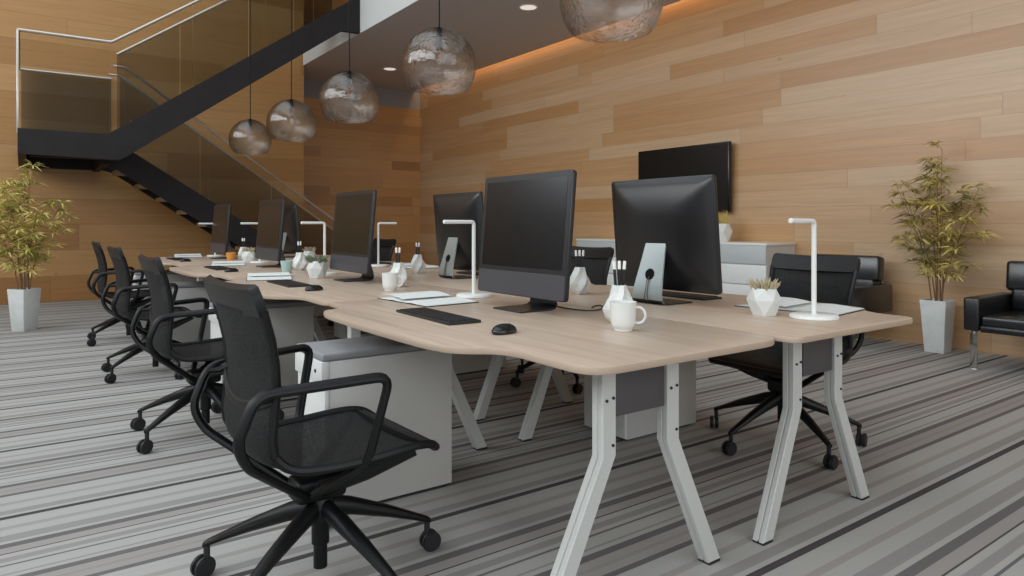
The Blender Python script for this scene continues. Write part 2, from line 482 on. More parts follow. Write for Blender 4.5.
structure('wall_left', MB().box(XL - 0.2, XL, YR, YB, 5.9, ZU).box(XL - 0.2, XL, 10.9, YB, 0, ZU)
          .box(XL - 0.2, XL, YR, -3.6, 0, ZU).box(XL - 0.2, XL, YR, YB, 0, 2.6), 'plaster_white', smooth=False)
wn = 0
for i in range(6):                                # six tall window bays on the left
    y0 = -3.6 + i * 2.4167; y1 = y0 + 2.4167
    mb = MB()
    for a, b in ((y0, y0 + 0.05), (y1 - 0.05, y1), ((y0 + y1) / 2 - 0.025, (y0 + y1) / 2 + 0.025)):
        mb.box(XL - 0.14, XL - 0.04, a, b, 2.6, 5.9)
    for z in (2.6, 4.2, 5.85): mb.box(XL - 0.14, XL - 0.04, y0, y1, z, z + 0.05)
    wn += 1; structure('window_%d' % wn, mb, 'window_frame_grey', smooth=False)
for i in range(3):
    x0 = -4.0 + i * 3.1; x1 = x0 + 3.1; mb = MB()
    for a, b in ((x0, x0 + 0.05), (x1 - 0.05, x1), ((x0 + x1) / 2 - 0.025, (x0 + x1) / 2 + 0.025)):
        mb.box(a, b, YR - 0.14, YR - 0.04, 0.35, 5.0)
    for z in (0.35, 2.6, 4.95): mb.box(x0, x1, YR - 0.14, YR - 0.04, z, z + 0.05)
    wn += 1; structure('window_%d' % wn, mb, 'window_frame_grey', smooth=False)
# LED profile in the cove
o = MB().box(6.60, 6.64, YR + 0.1, YB - 0.1, ZC + 0.10, ZC + 0.13, 0.004).build('cove_light_strip', 'led_glow')
tag(o, 'warm LED strip hidden in the ceiling cove along the oak wall', 'light strip')

# ceiling downlights
for i, (x, y, lab) in enumerate([(5.23, 6.93, 'round recessed downlight in the grey ceiling, the nearer of two'),
                                 (5.30, 11.1, 'round recessed downlight in the grey ceiling, the farther one above the small pendants')]):
    t = thing('downlight', (x, y, ZC)); tag(t, lab, 'ceiling light', 'recessed ceiling downlights')
    MB().lathe([(0.105, -0.001), (0.105, -0.006), (0.128, -0.008), (0.132, 0.0)], 40).build('rim', 'matte_white', t)
    MB().lathe([(0, -0.004), (0.105, -0.004), (0.105, -0.001), (0, -0.001)], 40).build('diffuser', 'downlight_glow', t)

# ------------------------------------------------------------------ staircase
st = thing('staircase', (0.45, 10.4, 0))
tag(st, 'dark steel switchback staircase with landing and glass balustrades on the oak wall', 'staircase')
def SP(mb, name, mat, **kw):
    o = mb.build(name, mat, **kw); o.parent = st
    o.location = (-0.45, -10.4, 0)
    return o
YF = 9.28                                          # front face of the upper flight
ZL = 2.17                                          # landing height
def up_z(x): return ZL + 0.005 + (x - 0.82) * 0.713
SP(MB().prism([(-0.04, 1.89), (0.90, 1.87), (0.90 + 0.06, 1.88), (3.70, up_z(3.70) - 0.37), (3.96, up_z(3.70) - 0.36), (3.96, up_z(3.96)),
               (0.82, ZL), (-0.04, ZL)], YF, YF + 0.07, 'y'), 'stringer', 'stair_steel', smooth=False)
SP(MB().prism([(0.95, ZL - 0.14), (3.96, up_z(3.96) - 0.22), (3.96, up_z(3.96)), (0.82, ZL)], 10.14, 10.20, 'y'), 'stringer', 'stair_steel', smooth=False)
SP(MB().box(-0.04, 0.92, YF + 0.07, 11.70, ZL - 0.08, ZL - 0.005).box(-0.04, 0.04, YF + 0.07, 11.70, 1.92, ZL - 0.08)
   .box(0.84, 0.92, 10.2, 11.70, 1.88, ZL - 0.08).box(0.08, 0.84, 10.3, 10.4, 1.95, ZL - 0.08)
   .box(-0.04, 0.92, 11.62, 11.70, 1.90, ZL - 0.08), 'landing', 'stair_steel', smooth=False)
for k in range(11):
    x = 1.08 + k * 0.262; z = ZL + 0.185 * (k + 1)
    SP(MB().box(x - 0.02, x + 0.25, YF + 0.07, 10.14, z - 0.05, z, 0.004), 'tread', 'tread_wood', smooth=False)
YA, YBk = 10.36, 11.05
def lo_z(x): return 2.09 + 0.0 - (x - 1.18) * 0.656
for yy in (YA, YBk - 0.06):
    SP(MB().prism([(0.90, ZL - 0.01), (1.05, ZL - 0.01), (1.18, lo_z(1.18)), (4.30, 0.06), (4.30, 0.0), (3.75, 0.0), (1.02, 1.83), (0.90, 1.86)],
                  yy, yy + 0.06, 'y'), 'stringer', 'stair_steel', smooth=False)
for k in range(11):
    x = 1.10 + k * 0.272; z = ZL - 0.178 * (k + 1)
    if z < 0.1: break
    SP(MB().box(x - 0.08, x + 0.22, YA + 0.06, YBk - 0.06, z - 0.205, z - 0.145, 0.004), 'tread', 'tread_wood', smooth=False)
ZR = 3.26                                          # handrail height on the landing
def rail(pts, r=0.019): SP(MB().tube(fillet(pts, 0.03, 3), r, 8), 'handrail', 'brushed_rail')
rail([(-0.04, YF + 0.03, ZR), (0.86, YF + 0.03, ZR), (3.9, YF + 0.03, ZR + 3.04 * 0.713)])
rail([(-0.03, 11.66, ZR), (-0.03, YF + 0.03, ZR)], 0.013)
rail([(-0.03, 11.66, ZR), (1.08, 11.66, ZR)])
rail([(1.0, 10.17, ZR + 0.05), (3.9, 10.17, ZR + 0.05 + 2.9 * 0.713)])
rail([(0.98, YA + 0.03, 3.20), (1.11, YA + 0.03, 3.20), (4.30, YA + 0.03, 3.20 - 3.19 * 0.70)], 0.016)
rail([(0.98, YBk - 0.03, 3.20), (1.11, YBk - 0.03, 3.20), (4.30, YBk - 0.03, 3.20 - 3.19 * 0.70)], 0.016)
SP(MB().box(-0.052, -0.028, YF + 0.01, YF + 0.05, ZL - 0.05, ZR, 0.003), 'post', 'brushed_rail')
for x in (4.28,):
    SP(MB().box(x - 0.02, x + 0.02, YA + 0.01, YA + 0.05, 0, 0.98, 0.003), 'post', 'brushed_rail')
    SP(MB().box(x - 0.02, x + 0.02, YBk - 0.05, YBk - 0.01, 0, 0.98, 0.003), 'post', 'brushed_rail')
def pane(poly, y, mat):
    SP(MB().prism(poly, y, y + 0.012, 'y'), 'glass_panel', mat, smooth=False)
pane([(-0.02, ZL), (0.84, ZL), (0.84, ZR), (-0.02, ZR)], YF + 0.024, 'glass_clear')
xs = [0.85, 1.75, 2.65, 3.30, 3.9]
for a, b in zip(xs[:-1], xs[1:]):
    b -= 0.012
    pane([(a, up_z(a)), (b, up_z(b)), (b, ZR + (b - 0.86) * 0.713), (a, ZR + (a - 0.86) * 0.713)], YF + 0.024, 'glass_clear')
xs = [1.0, 1.75, 2.65, 3.30, 3.9]
for a, b in zip(xs[:-1], xs[1:]):
    b -= 0.012
    pane([(a, up_z(a)), (b, up_z(b)), (b, ZR + 0.05 + (b - 1.0) * 0.713), (a, ZR + 0.05 + (a - 1.0) * 0.713)], 10.164, 'glass_bronze')
pane([(-0.01, ZL), (1.07, ZL), (1.07, ZR), (-0.01, ZR)], 11.65, 'glass_bronze')
def loz(x): return 3.20 - (x - 1.11) * 0.70
xs = [1.12, 2.17, 3.22, 4.27]
for yy, mt in ((YA + 0.024, 'glass_clear'), (YBk - 0.036, 'glass_bronze')):
    for a, b in zip(xs[:-1], xs[1:]):
        b -= 0.012
        pane([(a, lo_z(a)), (b, max(0.08, lo_z(b))), (b, loz(b)), (a, loz(a))], yy, mt)

# ------------------------------------------------------------------ pendants
def make_pendant():
    t = thing('pendant_lamp', (0, 0, 0))
    R = 0.218; pr = []
    a0, a1 = math.radians(82), math.radians(-42)
    for i in range(25):
        a = a0 + (a1 - a0) * i / 24
        pr.append((R * math.cos(a) * (1.0 if a > -0.3 else 1.0 + 0.06 * (-a - 0.3)), R * math.sin(a)))
    inner = [(max(r - 0.004, 0.004), z * 0.985) for r, z in reversed(pr)]
    MB().lathe(pr + inner, 48, close=True).build('glass_shade', 'hammered_glass', t, angle=60)
    MB().lathe([(0, R + 0.005), (0.018, R + 0.004), (0.019, R - 0.055), (0.013, R - 0.065), (0.014, R - 0.08), (0.021, R - 0.085), (0.02, R - 0.125), (0, R - 0.126)], 20).build('socket', 'socket_matte', t)
    MB().lathe([(0, R - 0.126), (0.010, R - 0.128), (0.017, R - 0.145), (0.018, R - 0.158), (0.012, R - 0.170), (0, R - 0.173)], 20).build('bulb', 'bulb_glow', t)
    MB().tube([(0, 0, R), (0, 0, ZU - 2.045)], 0.0048, 6).build('cord', 'socket_black', t)
    MB().lathe([(0, ZU - 2.015), (0.05, ZU - 2.015), (0.05, ZU - 2.015 - 0.06), (0, ZU - 2.015 - 0.065)], 24).build('ceiling_rose', 'socket_black', t)
    return t
pen = make_pendant()
plabs = ['clear hammered glass globe pendant cut off by the photo top, the largest',
         'clear hammered glass globe pendant second nearest, in front of the corner of the oak walls',
         'clear hammered glass globe pendant third from the front, against the grey ceiling and oak recess',
         'clear hammered glass globe pendant fourth from the front, over the edge of the stair wall',
         'clear hammered glass globe pendant farthest away, smallest, in front of the lower stair flight']
for i, k_ in enumerate((1.0375, 1.761, 2.442, 3.122, 3.812)):
    p = pen if i == 0 else dup(pen)
    p.location = (2.0, 2.0 * k_, (2.052, 2.042, 2.034, 2.026, 2.02)[i]); p.rotation_euler = (0, 0, i * 1.3)
    tag(p, plabs[i], 'pendant lamp', 'glass globe pendants')

# ------------------------------------------------------------------ desks
DP = 1.82
def desk_outline(mirror=False):
    pts = [(1.0 - 2.0 + 0.997, 0.0), (1.15 - 2, 0.0), (1.155 - 2, 0.33), (1.13 - 2, 0.40), (1.03 - 2, 0.47), (1.0 - 2, 0.60), (0.99 - 2, 1.0), (1.0 - 2, 1.42),
           (1.03 - 2, 1.545), (1.11 - 2, 1.575), (1.165 - 2, 1.66), (1.165 - 2, 1.817), (-0.003, 1.817)]
    rs = [0.13 if not mirror else 0.0, 0.10, 0.05, 0.06, 0.09, 0.12, 0.2, 0.08, 0.05, 0.05, 0.06, 0.0 if not mirror else 0.07, 0.05 if mirror else 0.0]
    if mirror: pts = [(-x, 1.817 - y) for x, y in pts]
    return fillet2(pts, rs, 7)
def leg_mesh(xt, xf, y):
    """bent leg: upright to the bend, then splayed to the foot; box section with a groove"""
    mb = MB(); zb = 0.435
    d = Vector((xf - xt, 0, -zb)).normalized()
    wv = 0.027
    # two slim channels side by side in depth with a shadow groove between them
    for (ya, yb_, zz) in ((y - 0.022, y - 0.001, 0.0), (y + 0.001, y + 0.024, 0.0)):
        nx = wv / max(0.3, -d.z)
        poly = [(xt - wv, 0.7175), (xt + wv, 0.7175), (xt + wv, zb + 0.004), (xf + nx, 0.008), (xf - nx, 0.008), (xt - wv, zb + 0.004)]
        mb.prism(poly, ya, yb_, 'y', 0.003, 1)
    mb.box(xt - wv + 0.005, xt + wv - 0.005, y - 0.018, y + 0.02, zb, 0.7175)
    return mb
def screws(xt, y):
    mb = MB()
    for dx, z in ((-0.012, 0.60), (0.014, 0.605), (0.012, 0.47)):
        t = bmesh.new(); bmesh.ops.create_cone(t, cap_ends=True, segments=10, radius1=0.0045, radius2=0.0045, depth=0.004,
                                               matrix=Matrix.Translation((xt + dx, y - 0.024, z)) @ Matrix.Rotation(PI / 2, 4, 'X'))
        mb.add(t)
    return mb
def make_desk(mirror=False):
    t = thing('desk', (0, 0, 0))
    MB().prism(desk_outline(mirror), 0.7185, 0.74, 'z', 0.004, 2).build('desktop', ['pale_desk_wood', 'desk_edge'], t)
    top = [c for c in t.children if c.name.startswith('desktop')][0]
    for p in top.data.polygons:
        if abs(p.normal.z) < 0.5: p.material_index = 1
    for y in (0.18, 1.56):
        for xt, xf in (((-0.64, -0.86), (-0.37, -0.17)) if not mirror else ((0.265, 0.085), (0.54, 0.745))):
            l = leg_mesh(xt, xf, y).build('leg', 'white_metal', t)
            screws(xt, y).build('screw', 'screw_dark', l)
            MB().box(xf - 0.028, xf + 0.028, y - 0.022, y + 0.024, 0.0, 0.009, 0.002).build('foot_pad', 'castor_black', l)
        MB().box(*((-0.61, -0.40) if not mirror else (0.315, 0.51)), y - 0.012, y + 0.07, 0.545, 0.715, 0.003).build('cable_box', 'tray_grey', t)
    for xt in ((-0.50,) if not mirror else (0.41,)):
        MB().box(xt - 0.02, xt + 0.02, 0.26, 1.52, 0.69, 0.7175, 0.003).build('crossbar', 'white_metal', t)
    return t
dk = make_desk()
where = ['nearest the camera', 'second from the camera', 'third from the camera', 'at the far end']
for i in range(4):
    d = dk if i == 0 else dup(dk)
    d.location = (2.0, 1.26 + DP * i, 0)
    tag(d, 'pale wood wavy edged desk in the left row, ' + where[i], 'desk', 'desks of the left row')
dkb = make_desk(True)
for i in range(4):
    d = dkb if i == 0 else dup(dkb); d.location = (2.005, 1.238 + DP * i, 0)
    tag(d, 'pale wood wavy edged desk in the right row, ' + where[i], 'desk', 'desks of the right row')

# ------------------------------------------------------------------ pull-out cabinets
def make_cabinet():
    t = thing('pedestal_cabinet', (0, 0, 0))          # origin near left bottom corner; length along +x, width along +y
    MB().box(0.015, 0.55, 0.0, 0.30, 0.012, 0.585, 0.003).build('body', 'white_cabinet', t)
    f = MB().box(-0.004, 0.014, -0.003, 0.303, 0.02, 0.50, 0.003).build('door', 'cabinet_front_white', t)
    MB().box(-0.016, 0.014, -0.003, 0.303, 0.505, 0.585, 0.003).build('drawer', 'cabinet_front_white', t)
    MB().box(-0.012, 0.555, -0.002, 0.302, 0.586, 0.615, 0.008, 3).build('top_pad', 'grey_pad', t)
    t2 = bmesh.new(); bmesh.ops.create_cone(t2, cap_ends=True, segments=12, radius1=0.007, radius2=0.007, depth=0.005,
                                            matrix=Matrix.Translation((-0.017, 0.06, 0.545)) @ Matrix.Rotation(PI / 2, 4, 'Y'))
    MB().add(t2).build('lock', 'screw_dark', t)
    MB().box(0.03, 0.53, 0.02, 0.28, 0.0, 0.012).build('plinth', 'castor_black', t)
    return t
cb = make_cabinet()
cn = ['nearest the camera', 'second from the camera', 'third from the camera', 'at the far end']
for i in range(4):
    c = cb if i == 0 else dup(cb)
    c.location = ((0.925, 0.965, 0.965, 0.95)[i], 2.49 + DP * i * 0.985, 0)
    tag(c, 'white cabinet with grey top under the left desks, ' + cn[i], 'cabinet', 'white pedestal cabinets under the left desks')
for i in range(4):
    c = dup(cb); c.location = (2.47, 2.465 + DP * i, 0)
    tag(c, 'white cabinet with grey top under the right desks, ' + cn[i], 'cabinet', 'white pedestal cabinets under the right desks')

# ------------------------------------------------------------------ office chairs
PROF = [(-0.250, 0.945, .230), (-0.240, 0.925, .238), (-0.220, 0.875, .237), (-0.198, 0.80, .231), (-0.184, 0.73, .223), (-0.180, 0.66, .222), (-0.186, 0.59, .222), (-0.192, 0.53, .223),
        (-0.186, 0.485, .226), (-0.16, 0.454, .232), (-0.12, 0.438, .238), (-0.04, 0.432, .248), (0.06, 0.434, .254), (0.15, 0.440, .255), (0.23, 0.443, .250), (0.285, 0.435, .240), (0.315, 0.412, .222)]
BX = 0.03                                          # the base sits a little ahead of the back
def make_chair():
    t = thing('office_chair', (0, 0, 0))
    def sheet(prof, th, bow):
        # cross sections bow slightly; closed slab of thickness th
        rings = []
        nn = 13
        for i, (x, z, hw) in enumerate(prof):
            a = Vector(prof[max(i - 1, 0)][:2]); b = Vector(prof[min(i + 1, len(prof) - 1)][:2])
            tg = (b - a).normalized(); nr = Vector((-tg.y, tg.x))      # towards the sitter
            top = []; bot = []
            for k in range(nn):
                s_ = -1 + 2 * k / (nn - 1)
                off = bow * (s_ * s_ - 1)
                top.append((x + nr.x * off, s_ * hw, z + nr.y * off))
                bot.append((x + nr.x * (off - th), s_ * hw, z + nr.y * (off - th)))
            rings.append(top + list(reversed(bot)))
        return MB().loft(rings)
    back = sheet(PROF[2:10], 0.006, 0.028).build('backrest', 'mesh_fabric', t, angle=60)
    sheet([(-0.236, 0.946, .224), (-0.232, 0.940, .238), (-0.224, 0.915, .245), (-0.214, 0.885, .244), (-0.208, 0.866, .242)], 0.024, 0.014).build('top_band', 'chair_black', back, angle=60)
    lb = MB().tube([(-0.190 - 0.028 * (1 - (s_ / 6) ** 2), 0.222 * s_ / 6, 0.64 - 0.05 * (1 - (s_ / 6) ** 2)) for s_ in range(-6, 7)], 0.016, 8, flat=0.5)
    lb.build('lumbar_bar', 'chair_black', back)
    for sgn in (-1, 1):
        MB().tube([(x, sgn * hw, z) for x, z, hw in PROF[2:9]], 0.013, 8).build('side_rail', 'chair_black', back)
    seat = sheet(PROF[9:], 0.007, 0.020).build('seat', 'mesh_fabric', t, angle=60)
    edge = [(x, -hw, z) for x, z, hw in PROF[8:]] + [(x, hw, z) for x, z, hw in reversed(PROF[8:])]
    MB().tube(fillet(edge, 0.03, 3), 0.013, 8).build('seat_frame', 'chair_black', seat)
    sheet([(0.255, 0.446, .249), (0.285, 0.440, .242), (0.312, 0.424, .230), (0.328, 0.408, .218), (0.322, 0.400, .215)], 0.014, 0.008).build('seat_lip', 'chair_black', seat, angle=60)
    for sgn in (-1, 1):
        loop = [(-0.03, 0.05 * sgn, 0.285), (-0.255, 0.215 * sgn, 0.470), (-0.286, 0.232 * sgn, 0.540), (-0.238, 0.24 * sgn, 0.660), (0.115, 0.298 * sgn, 0.675),
                (0.06, 0.268 * sgn, 0.430), (-0.02, 0.07 * sgn, 0.300)]
        a = MB().tube(fillet(loop, 0.045, 5), 0.0130, 10, flat=1.2).build('armrest', 'chair_black', t)
        MB().tube([(-0.24, 0.238 * sgn, 0.645), (-0.205, 0.232 * sgn, 0.645), (-0.180, 0.219 * sgn, 0.66)], 0.013, 8).build('hinge', 'chair_black', a)
        # flat bracket from the hub to the front of the seat
        MB().tube([(0.0, 0.03 * sgn, 0.30), (0.12, 0.13 * sgn, 0.355), (0.235, 0.225 * sgn, 0.418)], [0.032, 0.026, 0.014], 8, flat=0.5).build('seat_bracket', 'chair_black', t)
    MB().box(-0.06, 0.10, -0.05, 0.05, 0.262, 0.335, 0.018, 3).build('tilt_mechanism', 'chair_black', t)
    MB().lathe([(0, 0.27), (0.030, 0.27), (0.030, 0.22), (0.027, 0.215), (0.027, 0.12), (0.021, 0.115), (0.021, 0.045), (0, 0.043)], 20, c=(BX, 0, 0)).build('gas_column', 'chair_black', t)
    base = MB().lathe([(0, 0.268), (0.034, 0.264), (0.044, 0.24), (0.040, 0.195), (0, 0.19)], 20, c=(BX, 0, 0)).build('star_base', 'chair_black', t)
    for k in range(5):
        a = 2 * PI * k / 5 - 0.09; ca, sa = math.cos(a), math.sin(a)
        rings = []
        for q, (r, z, hh, ww) in enumerate([(0.02, 0.232, 0.032, 0.024), (0.10, 0.212, 0.029, 0.026), (0.22, 0.168, 0.021, 0.022), (0.31, 0.130, 0.014, 0.018), (0.355, 0.110, 0.012, 0.015), (0.372, 0.102, 0.009, 0.011)]):
            rg = []
            for j in range(10):
                b = 2 * PI * j / 10
                u, v = math.cos(b) * ww, math.sin(b) * hh
                rg.append((BX + r * ca - u * sa, r * sa + u * ca, z + v))
            rings.append(rg)
        MB().loft(rings).build('base_arm', 'chair_black', base)
        px, py = BX + 0.362 * ca, 0.362 * sa
        cs = MB().tube([(px, py, 0.10), (px, py, 0.052)], 0.010, 8)
        for sd in (-1, 1):
            tt = bmesh.new()
            bmesh.ops.create_cone(tt, cap_ends=True, segments=20, radius1=0.033, radius2=0.033, depth=0.018)
            bmesh.ops.bevel(tt, geom=[e for e in tt.edges if abs(e.verts[0].co.z - e.verts[1].co.z) < 1e-4], offset=0.004, segments=2, affect='EDGES')
            A = 0.30 + 0.22 * (k - 2)
            Mx = Matrix.Translation((px + 0.012 * ca, py + 0.012 * sa, 0.033)) @ Matrix.Rotation(A, 4, 'Z') @ Matrix.Translation((0, sd * 0.0125, 0)) @ Matrix.Rotation(PI / 2, 4, 'X')
            cs.add(tt, Mx)
        cs.build('castor', 'castor_black', t)
    return t
ch = make_chair()
left_ch = [(0.72, 2.06, 2, 'black mesh office chair in the left foreground, nearest the camera'),
           (0.765, 3.905, 2, 'black mesh office chair second along the left side, its back just behind the nearest'),
           (0.78, 5.69, 3, 'black mesh office chair third along the left side of the desks'),
           (0.80, 7.45, 1, 'black mesh office chair farthest along the left side, near the stair wall')]
for i, (x, y, a, lab) in enumerate(left_ch):
    c = ch if i == 0 else dup(ch)
    c.location = (x, y, 0); c.rotation_euler = (0, 0, math.radians(a))
    tag(c, lab, 'office chair', 'office chairs on the left of the desks')
right_ch = [(3.15, 2.00, 178, 'black mesh office chair at the right desks, nearest, behind the white desk lamp'),
            (3.12, 3.71, 180, 'black mesh office chair at the right desks, showing between the two big monitors'),
            (3.12, 5.50, 178, 'black mesh office chair at the right desks, hidden mostly behind a monitor back'),
            (3.12, 7.15, 184, 'black mesh office chair at the right desks, farthest, seen beside the thin lamp')]
for x, y, a, lab in right_ch:
    c = dup(ch); c.location = (x, y, 0); c.rotation_euler = (0, 0, math.radians(a))
    tag(c, lab, 'office chair', 'office chairs on the right of the desks')

# ------------------------------------------------------------------ monitors (screen faces -x, origin on the desk under the foot)
def make_monitor(neck_mat):
    t = thing('computer_monitor', (0, 0, 0))
    W, Hh = 0.62, 0.52
    tilt = Matrix.Translation((0.0, 0, 0.06)) @ Matrix.Rotation(math.radians(5), 4, 'Y')
    def bt(mb, name, mat, par, **kw):
        bmesh.ops.transform(mb.bm, matrix=tilt, verts=mb.bm.verts)
        return mb.build(name, mat, par, **kw)
    sh = bt(MB().prism(rrect(-W / 2, W / 2, 0, Hh, 0.018), 0.0, 0.022, 'x', 0.003, 2), 'shell', 'monitor_shell', t)
    # bulged back: rounded pyramid
    rings = []
    for x, ins in ((0.018, 0.004), (0.026, 0.010), (0.040, 0.045), (0.052, 0.10), (0.060, 0.155), (0.063, 0.20)):
        rings.append([(x, p[0], p[1]) for p in rrect(-W / 2 + ins, W / 2 - ins, ins * 0.9, Hh - ins * 0.9, 0.02 + ins * 0.30, 5)])
    bt(MB().loft(rings), 'back_cover', 'monitor_back', sh, angle=50)
    bt(MB().prism(rrect(-W / 2 + 0.004, W / 2 - 0.004, 0.004, 0.103, 0.012), -0.0015, 0.004, 'x'), 'chin', 'monitor_chin', sh)
    bt(MB().prism(rrect(-W / 2 + 0.004, W / 2 - 0.004, 0.106, Hh - 0.004, 0.012), -0.0012, 0.004, 'x'), 'bezel', 'monitor_shell', sh)
    bt(MB().prism(rrect(-W / 2 + 0.026, W / 2 - 0.026, 0.122, Hh - 0.026, 0.002), -0.0022, 0.004, 'x'), 'screen', 'monitor_screen', sh, smooth=False)
    # stand: foot plate, bent up into the tapering neck
    prof = [(-0.055, 0.004), (0.02, 0.004), (0.10, 0.004), (0.128, 0.008), (0.142, 0.022), (0.140, 0.05), (0.122, 0.12), (0.100, 0.20), (0.080, 0.275)]
    wd = [0.098, 0.098, 0.098, 0.096, 0.092, 0.088, 0.078, 0.068, 0.060]
    th = 0.0035
    rings = []
    for i, ((x, z), w_) in enumerate(zip(prof, wd)):
        a = Vector(prof[max(i - 1, 0)]); b = Vector(prof[min(i + 1, len(prof) - 1)]); tg = (b - a).normalized(); nr = Vector((-tg.y, tg.x)) * th
        rings.append([(x + nr.x, -w_, z + nr.y), (x + nr.x, w_, z + nr.y), (x - nr.x, w_, z - nr.y), (x - nr.x, -w_, z - nr.y)])
    MB().loft(rings[3:]).build('neck', neck_mat, t, angle=50)
    MB().loft(rings[:5]).build('foot', 'stand_dark', t, angle=50)
    tt = bmesh.new(); bmesh.ops.create_cone(tt, cap_ends=True, segments=24, radius1=0.026, radius2=0.026, depth=0.006)
    MB().add(tt, Matrix.Translation((0.121, 0.0, 0.135)) @ Matrix.Rotation(math.radians(-14), 4, 'Y') @ Matrix.Rotation(PI / 2, 4, 'Y')).build('cable_hole', 'socket_black', t)
    MB().tube([(0.118, 0, 0.135), (0.135, 0.004, 0.11), (0.148, 0.008, 0.05), (0.150, 0.014, 0.012)], 0.0018, 6).tube(
        [(0.118, 0, 0.135), (0.136, -0.004, 0.11), (0.149, -0.004, 0.05), (0.150, -0.012, 0.012)], 0.0018, 6).build('cable', 'cable_dark', t)
    return t
mon = make_monitor('stand_dark')
ml = ['large dark monitor facing left on the nearest left desk', 'dark monitor facing left on the second left desk, beside the white planter',
      'dark monitor facing left on the third left desk, behind the pale blue cup', 'dark monitor facing left on the farthest left desk, smallest of the row']
for i in range(4):
    m = mon if i == 0 else dup(mon)
    m.location = (1.70, 2.332 + DP * i + (0, 0.035, 0.02, 0)[i], 0.74)
    m.rotation_euler = (0, 0, math.radians((0, 0, 1.5, 1)[i]))
    tag(m, ml[i], 'monitor', 'monitors on the left desks')
monb = make_monitor('stand_silver')
mr = ['black back of a large monitor on a silver stand, nearest right desk', 'black back of a monitor on a silver stand, half hidden behind the largest monitor',
      'black back of a monitor hidden behind the second left monitor', 'black back of the farthest right row monitor, narrow, beside the small planter']
for i in range(4):
    m = monb if i == 0 else dup(monb)
    m.location = (2.455, 2.17 + DP * i, 0.74)
    m.rotation_euler = (0, 0, PI)
    tag(m, mr[i], 'monitor', 'monitors on the right desks')

# ------------------------------------------------------------------ keyboards, mice
def make_keyboard():
    t = thing('keyboard', (0, 0, 0))
    MB().prism(rrect(-0.070, 0.068, -0.232, 0.228, 0.008), 0.0, 0.010, 'z', 0.002, 1).build('case', 'keyboard_base', t)
    mb = MB()
    for r in range(5):
        n = 20
        for c in range(n):
            x = -0.056 + r * 0.0228; y = -0.212 + c * 0.0213
            if r == 0 and 6 <= c <= 11: continue
            mb.box(x, x + 0.0195, y, y + 0.018, 0.0098, 0.0135)
    mb.box(-0.056, -0.0365, -0.212 + 6 * 0.0213, -0.212 + 12 * 0.0213 - 0.003, 0.0098, 0.0135)
    mb.build('keys', 'key_black', t, smooth=False)
    return t
def make_mouse():
    t = thing('computer_mouse', (0, 0, 0))
    rings = []
    for i in range(9):
        a = PI / 2 * i / 8
        r = math.cos(a); z = math.sin(a) * 0.027 + 0.004
        rings.append([(0.057 * max(r, 0.02) ** 0.8 * math.cos(b) - 0.004 * math.sin(a), 0.034 * max(r, 0.02) ** 0.8 * math.sin(b), z) for b in [2 * PI * k / 28 for k in range(28)]])
    rings = [[(x * 0.93, y * 0.93, 0.0) for x, y, z in rings[0]]] + rings
    body = MB().loft(rings).build('body', 'mouse_black', t, angle=50)
    MB().box(0.018, 0.032, -0.003, 0.003, 0.023, 0.0285, 0.001).build('scroll_wheel', 'castor_black', t)
    return t
kb = make_keyboard(); ms = make_mouse()
dl = ['the nearest left desk', 'the second left desk', 'the third left desk', 'the farthest left desk']
dr_ = ['the nearest right desk', 'the second right desk', 'the third right desk', 'the farthest right desk']
for i in range(4):
    k_ = kb if i == 0 else dup(kb); k_.location = (1.316, 2.342 + DP * i, 0.7405); k_.rotation_euler = (0, 0, math.radians(-2 + i))
    tag(k_, 'black keyboard lying on ' + dl[i], 'keyboard', 'keyboards on the left desks')
    m = ms if i == 0 else dup(ms); m.location = (1.305, 1.862 + DP * i, 0.7405); m.rotation_euler = (0, 0, math.radians(20))
    tag(m, 'black computer mouse lying on ' + dl[i], 'computer mouse', 'mice on the left desks')
for i in range(3):
    k_ = dup(kb); k_.location = (2.70, 2.33 + DP * i, 0.7405); k_.rotation_euler = (0, 0, PI)
    tag(k_, 'black keyboard lying behind the monitor on ' + dr_[i], 'keyboard', 'keyboards on the right desks')

# ------------------------------------------------------------------ mugs and cups
def make_mug(mat, handle=True):
    t = thing('coffee_mug' if handle else 'tapered_cup', (0, 0, 0))
    if handle:
        pr = [(0, 0.0), (0.029, 0.0), (0.031, 0.003), (0.031, 0.008), (0.0375, 0.016), (0.041, 0.026), (0.0425, 0.045), (0.045, 0.096), (0.0455, 0.099), (0.043, 0.099), (0.0405, 0.050), (0.036, 0.024), (0.020, 0.012), (0, 0.011)]
    else:
        pr = [(0, 0.0), (0.030, 0.0), (0.032, 0.003), (0.046, 0.088), (0.0465, 0.090), (0.044, 0.090), (0.030, 0.008), (0, 0.007)]
    MB().lathe(pr, 40).build('cup_body', mat, t)
    if handle:
        pts = [(0.041, 0, 0.080)] + [(0.050 + 0.024 * math.cos(a), 0, 0.054 + 0.027 * math.sin(a)) for a in [PI / 2 - PI * k / 10 for k in range(11)]] + [(0.038, 0, 0.030)]
        MB().tube(pts, 0.0048, 10).build('handle', mat, t)
    return t
HA = math.radians(-45)
m1 = make_mug('ceramic_white'); m1.location = (1.66, 1.665, 0.7405); m1.rotation_euler = (0, 0, HA)
tag(m1, 'white ceramic mug with round handle near the front end of the desks', 'mug', 'white mugs')
m2 = dup(m1); m2.location = (1.635, 3.42, 0.7405)
tag(m2, 'white ceramic mug with handle standing behind the open notebook', 'mug', 'white mugs')
m3 = make_mug('mug_blue', False); m3.location = (1.62, 5.17, 0.7405)
tag(m3, 'pale blue tapered cup on the third left desk', 'cup')
m4 = make_mug('mug_orange', False); m4.location = (1.66, 7.03, 0.7405)
tag(m4, 'orange tapered cup on the farthest left desk', 'cup')

